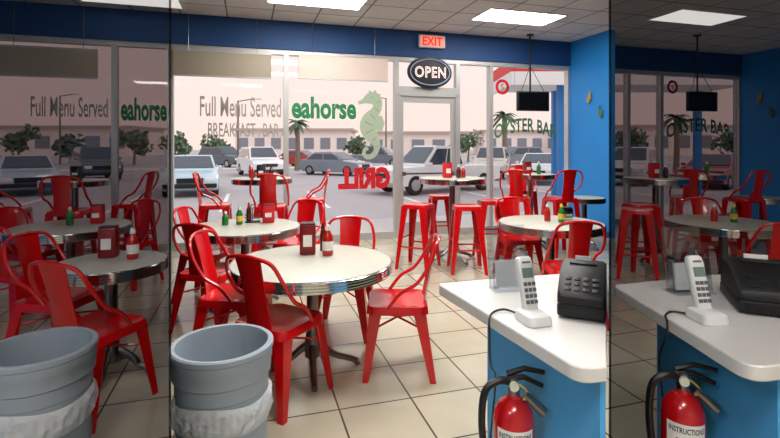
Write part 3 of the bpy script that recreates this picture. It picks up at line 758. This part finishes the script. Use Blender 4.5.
def make_car(kind, paint, name, lab, cat, px, D, rz):
    m = mat(name+'_paint', paint, .25, coat=.6)
    t = thing(name, lab, cat, ((px-390)/F*D, D, GZ), rz)
    W = .9
    if kind == 'pickup':
        L = 2.7; low = [(-L, .45), (-L, .95), (-2.5, 1.02), (-.7, 1.02), (1.25, 1.05), (2.5, 1.0), (L, .9), (L, .42), (2.3, .32), (-2.3, .35)]
        cab = [(-.75, 1.02), (-.6, 1.75), (.55, 1.78), (1.3, 1.04)]
    elif kind == 'suv':
        L = 2.3; low = [(-L, .4), (-L-.02, .9), (-2.2, 1.05), (1.0, 1.05), (2.1, .98), (L, .8), (L, .4), (2.0, .3), (-2.0, .3)]
        cab = [(-2.25, 1.03), (-2.0, 1.68), (.3, 1.72), (1.15, 1.04)]
    else:
        L = 2.1; low = [(-L, .35), (-L-.02, .75), (-2.0, .92), (.95, .92), (2.0, .78), (L, .6), (L, .3), (1.9, .22), (-1.9, .22)]
        cab = [(-1.8, .9), (-1.1, 1.38), (.1, 1.42), (1.05, .9)]
    bm = NB(); rings = []
    for y, s in ((-W, .93), (-W+.08, 1), (W-.08, 1), (W, .93)):
        rings.append([(x*(.985 if s < 1 else 1), y, .62+(z-.62)*s) for x, z in low])
    loftrings(bm, rings)
    rings = []
    zc = cab[0][1]
    for y in (-1, 1):
        rings.append([(x, y*(W-.06-(.17 if z > zc+.2 else 0)), z) for x, z in cab])
    loftrings(bm, rings); obj('body', bm, m, t)
    def lerp(a, b, q): return (a[0]+(b[0]-a[0])*q, a[1]+(b[1]-a[1])*q)
    def yw(z): return W-.06-.17*(z-zc)/(cab[1][1]-zc)
    for nm, a, b in (('windscreen', cab[3], cab[2]), ('rear_window', cab[0], cab[1])):
        sg = 1 if nm == 'windscreen' else -1
        p = lerp(a, b, .12); q = lerp(a, b, .9); bm = NB()
        vs = [bm.verts.new(v) for v in ((p[0]+.02*sg, -yw(p[1])+.07, p[1]+.015), (p[0]+.02*sg, yw(p[1])-.07, p[1]+.015), (q[0]+.02*sg, yw(q[1])-.06, q[1]+.015), (q[0]+.02*sg, -yw(q[1])+.06, q[1]+.015))]
        bm.faces.new(vs); obj(nm, bm, 'cglass', t, False)
    for s in (-1, 1):
        zb = zc+.05; zt = cab[1][1]-.09
        def xr(z): return cab[0][0]+(cab[1][0]-cab[0][0])*(z-zc)/(cab[1][1]-zc)+.09
        def xf(z): return cab[3][0]+(cab[2][0]-cab[3][0])*(z-zc)/(cab[2][1]-zc)-.09
        n = 2
        for i in range(n):
            f0, f1 = i/n+.015, (i+1)/n-.015; bm = NB()
            pts = []
            for z, fr in ((zb, f0), (zb, f1), (zt, f1), (zt, f0)):
                pts.append((xr(z)+(xf(z)-xr(z))*fr, s*(yw(z)+.012), z))
            bm.faces.new([bm.verts.new(v) for v in pts]); obj('side_window', bm, 'cglass', t, False)
    wr = .36 if kind != 'car' else .31
    for sx in (-1, 1):
        for sy in (-1, 1):
            mt = Matrix.Translation((sx*L*.64, sy*(W-.1), wr)) @ Matrix.Rotation(PI/2, 4, 'X')
            bm = NB(); lathe(bm, [(0, -.11), (wr-.03, -.11), (wr, -.08), (wr, .08), (wr-.03, .11), (0, .11)], 20, mtx=mt); wh = obj('wheel', bm, 'rubber', t)
            bm = NB(); lathe(bm, [(0, -.125), (wr*.55, -.12), (wr*.6, -.1), (wr*.6, .1), (wr*.55, .12), (0, .125)], 14, mtx=mt); obj('hub_cap', bm, 'hub', wh)
    zl = .72 if kind != 'car' else .6
    for sy in (-1, 1):
        bm = NB(); box(bm, L-.04, L+.015, sy*.62-.16, sy*.62+.16, zl-.07, zl+.08, bev=.02); obj('headlamp', bm, 'lamp', t)
        bm = NB(); box(bm, -L-.035, -L+.04, sy*.7-.1, sy*.7+.1, zl-.05, zl+.14, bev=.02); obj('tail_lamp', bm, 'tail', t)
        bm = NB(); box(bm, cab[3][0]-.25, cab[3][0]-.1, sy*(W+.06)-.07, sy*(W+.06)+.07, zc+.02, zc+.15, bev=.02); obj('wing_mirror', bm, m, t)
    bm = NB(); box(bm, L-.02, L+.03, -.42, .42, zl-.1, zl+.07); obj('grille', bm, 'black', t)
    bm = NB(); box(bm, L-.05, L+.06, -.85, .85, .33, .48, bev=.02); box(bm, -L-.06, -L+.05, -.85, .85, .33, .48, bev=.02); obj('bumper', bm, 'hub' if kind == 'pickup' else 'black', t)
    return t
FA = -PI/2
make_car('car', c(190, 216, 226), 'car', 'pale blue hatchback parked nose-in outside the left clear window', 'car', 193, 18, FA+.35)
make_car('pickup', c(236, 236, 234), 'pickup_truck', 'white pickup truck parked outside the glass door', 'truck', 436, 18.6, FA-.95)
make_car('suv', c(228, 228, 228), 'suv', 'white suv parked farther off behind the left clear window', 'car', 260, 28, FA+.5)
make_car('car', c(130, 140, 152), 'car', 'blue-grey car seen between the white suv and the white pickup', 'car', 336, 29, FA+1.1)
make_car('suv', c(200, 190, 178), 'suv', 'beige suv parked right of the white pickup', 'car', 492, 27, FA-.3)
make_car('car', c(226, 226, 226), 'car', 'white car outside the window below the television', 'car', 540, 23, FA-.4)
make_car('car', c(170, 196, 210), 'car', 'pale blue car seen through the leftmost dimmed window', 'car', 26, 18, FA+.7)
make_car('suv', c(90, 94, 100), 'suv', 'dark suv seen through the dimmed left windows', 'car', 95, 25, FA+.7)
make_car('suv', c(214, 212, 210), 'suv', 'pale suv seen through the dimmed right windows', 'car', 634, 22.5, FA-.7)
make_car('car', c(150, 50, 50), 'car', 'dark red car seen through the dimmed right windows', 'car', 716, 20.5, FA-.9)
make_car('suv', c(86, 94, 106), 'suv', 'dark far suv between the pale hatchback and the white suv', 'car', 224, 39, FA+1.0)
make_car('car', c(176, 60, 56), 'car', 'small far red car left of the blue-grey car', 'car', 302, 41, FA+1.2)
make_car('pickup', c(110, 118, 130), 'pickup_truck', 'far dark grey pickup left of the white pickup', 'truck', 376, 40, FA+1.3)
make_car('suv', c(120, 126, 136), 'suv', 'far grey suv below the small palm on the right', 'car', 516, 40, FA-1.2)

def building(px0, px1, D, h, m, nw, lab, rm='roof'):
    x0 = (px0-390)/F*D; x1 = (px1-390)/F*D
    t = thing('building', lab, 'building', (0, D, GZ))
    bm = NB(); box(bm, x0, x1, 0, 12, 0, h); obj('wall', bm, m, t, False)
    bm = NB(); box(bm, x0-.5, x1+.5, -.5, 12.5, h, h+.4); obj('roof', bm, rm, t, False)
    w = (x1-x0)/nw
    for i in range(nw):
        bm = NB(); box(bm, x0+w*(i+.2), x0+w*(i+.8), -.06, .02, h*.28, h*.72); obj('window', bm, 'bwin', t, False)
building(-120, 130, 80, 4.8, 'bld2', 10, 'long cream building far off behind the dimmed left windows')
building(235, 350, 82, 4.4, 'bld', 7, 'low pale building across the road in the left window')
building(366, 470, 92, 4.2, 'bld2', 5, 'small cream building across the road behind the door')
building(484, 560, 95, 4.6, 'bld', 5, 'far pale building behind the small palm on the right')
building(585, 760, 82, 5.0, 'bld', 8, 'pale building across the road behind the dimmed right windows')

def shrub(px, D, w, h, lab, n=300):
    x = (px-390)/F*D; t = thing('tree', lab, 'tree', (x, D, GZ), 0, 'trees across the road')
    bm = NB(); tube(bm, [(0, 0, 0), (.1, 0, h*.5)], .14, 8, .08); obj('trunk', bm, 'bark', t)
    bm = NB(); lobes = [(random.uniform(-.5, .5)*w, random.uniform(-.4, .4)*w, h*random.uniform(.45, .85), w*random.uniform(.35, .6)) for _ in range(6)]
    for i in range(n):
        lx, ly, lz, lr = random.choice(lobes); d = Vector((random.gauss(0, 1), random.gauss(0, 1), random.gauss(0, .8))).normalized()
        p = Vector((lx, ly, lz))+d*lr*random.random()**.4; r = .18+.17*random.random()
        d1 = Vector((random.uniform(-1, 1), random.uniform(-1, 1), random.uniform(-1, 1))).normalized()*r; d2 = d1.orthogonal().normalized()*r*.7
        bm.faces.new([bm.verts.new(p+v) for v in (-d1, -d2, d1, d2)])
    obj('foliage', bm, 'leaf', t, False)
for px, D, w, h, lab in [(178, 50, 2.0, 3.0, 'bushy tree leftmost behind the left clear window'), (214, 52, 1.7, 2.8, 'bushy tree left of the low pale building'),
    (358, 55, 1.8, 2.6, 'low tree right of the low pale building'), (468, 52, 2.0, 3.2, 'bushy tree behind the beige suv'),
    (18, 46, 2.0, 3.6, 'leftmost bushy tree behind the dimmed windows'), (70, 46, 2.0, 3.2, 'bushy tree behind the dark suv'), (134, 44, 1.9, 3.2, 'tree behind the green lettering in the dimmed window'),
    (630, 46, 2.2, 3.4, 'tree at the left of the dimmed right windows'), (735, 46, 2.2, 3.2, 'rightmost tree behind the dimmed right windows')]:
    shrub(px, D, w, h, lab)
def palm(px, D, h, lab):
    x = (px-390)/F*D; t = thing('palm_tree', lab, 'palm tree', (x, D, GZ), 0, 'palm trees')
    bm = NB(); tube(bm, catmull([(0, 0, 0), (.06, 0, h*.5), (0, 0, h)], 6), .2, 10, .14); obj('trunk', bm, 'bark', t)
    for k in range(20):
        a = 2*PI*k/20+random.random()*.3; el = random.uniform(-.2, 1.1); L = random.uniform(.9, 1.3); bm = NB(); pr = None
        for i in range(8):
            s = i/7; r = L*s*math.cos(el*(1-.4*s)); z = h+L*s*math.sin(el)-.75*s*s*L; w = .16*math.sin(PI*min(1, s*.9+.08))
            c0 = Vector((math.cos(a)*r, math.sin(a)*r, z)); sd = Vector((-math.sin(a), math.cos(a), 0))*w
            row = [bm.verts.new(c0-sd-Vector((0, 0, w*.5))), bm.verts.new(c0), bm.verts.new(c0+sd-Vector((0, 0, w*.5)))]
            if pr: bm.faces.new((pr[0], pr[1], row[1], row[0])); bm.faces.new((pr[1], pr[2], row[2], row[1]))
            pr = row
        obj('frond', bm, 'palm', t)
palm(504, 33, 3.9, 'palm tree outside the window left of the television')
palm(297, 34, 3.4, 'palm tree behind the window mullion on the left')
palm(676, 31, 3.6, 'palm tree seen through the dimmed right windows')
def pole(px, D, h, lab, arm=1.2):
    x = (px-390)/F*D; t = thing('street_lamp', lab, 'street lamp', (x, D, GZ), 0, 'street lamps')
    bm = NB(); tube(bm, [(0, 0, 0), (0, 0, h)], .09, 8, .06); obj('pole', bm, 'dchrome', t)
    bm = NB(); tube(bm, [(0, 0, h-.05), (arm, 0, h+.15)], .04, 6); obj('arm', bm, 'dchrome', t)
    bm = NB(); box(bm, arm-.1, arm+.5, -.12, .12, h+.08, h+.2, bev=.03); obj('lamp_head', bm, 'white', t)
pole(238, 34, 5.0, 'tall street lamp behind the left clear window')
pole(386, 42, 6, 'tall street lamp left of the glass door', -1.2)
pole(60, 40, 6, 'tall street lamp behind the dimmed left window')
# forecourt canopy to the right
t = thing('forecourt_canopy', 'flat white canopy with red fascia on blue posts, outside behind the television', 'canopy', (0, 0, GZ))
cx0, cx1, cy0, cy1 = 3.75, 11.5, 14.2, 17.4
bm = NB(); box(bm, cx0, cx1, cy0, cy1, 3.72, 4.2); obj('roof_slab', bm, 'line', t, False)
bm = NB(); box(bm, cx0-.05, cx1+.05, cy0-.1, cy0-.01, 3.98, 4.36); obj('fascia', bm, 'canred', t, False)
bm = NB(); box(bm, cx0-.05, cx1+.05, cy0-.1, cy0-.01, 3.58, 3.975); obj('fascia', bm, 'line', t, False)
bm = NB(); box(bm, cx0-.15, cx0-.06, cy0-.1, cy1, 3.98, 4.36); obj('fascia', bm, 'canred', t, False)
bm = NB(); box(bm, cx0-.15, cx0-.06, cy0-.1, cy1, 3.58, 3.975); obj('fascia', bm, 'line', t, False)
for x, y in ((5.25, 14.6), (11, 14.6), (5.9, 17), (11, 17)):
    bm = NB(); box(bm, x-.1, x+.1, y-.1, y+.1, 0, 3.72); obj('post', bm, 'canblue', t, False)

# ------------------------------------------------------------------ world
w = bpy.data.worlds.new('world'); S.world = w; w.use_nodes = True; nt = w.node_tree
bg = nt.nodes['Background']; tc = nt.nodes.new('ShaderNodeTexCoord'); sp = nt.nodes.new('ShaderNodeSeparateXYZ'); cr = nt.nodes.new('ShaderNodeValToRGB')
nt.links.new(tc.outputs['Generated'], sp.inputs[0]); nt.links.new(sp.outputs['Z'], cr.inputs[0]); nt.links.new(cr.outputs[0], bg.inputs[0])
e = cr.color_ramp.elements
e[0].position = 0; e[0].color = c(240, 212, 204); e[1].position = .6; e[1].color = c(228, 228, 240)
q = cr.color_ramp.elements.new(.15); q.color = c(238, 216, 212)
bg.inputs[1].default_value = 1.4
sn = bpy.data.lights.new('sun', 'SUN'); sn.energy = 1.3; sn.angle = .3; sn.color = (1, .93, .88)
so = bpy.data.objects.new('sun', sn); C.objects.link(so); so.rotation_euler = (math.radians(50), 0, math.radians(60))
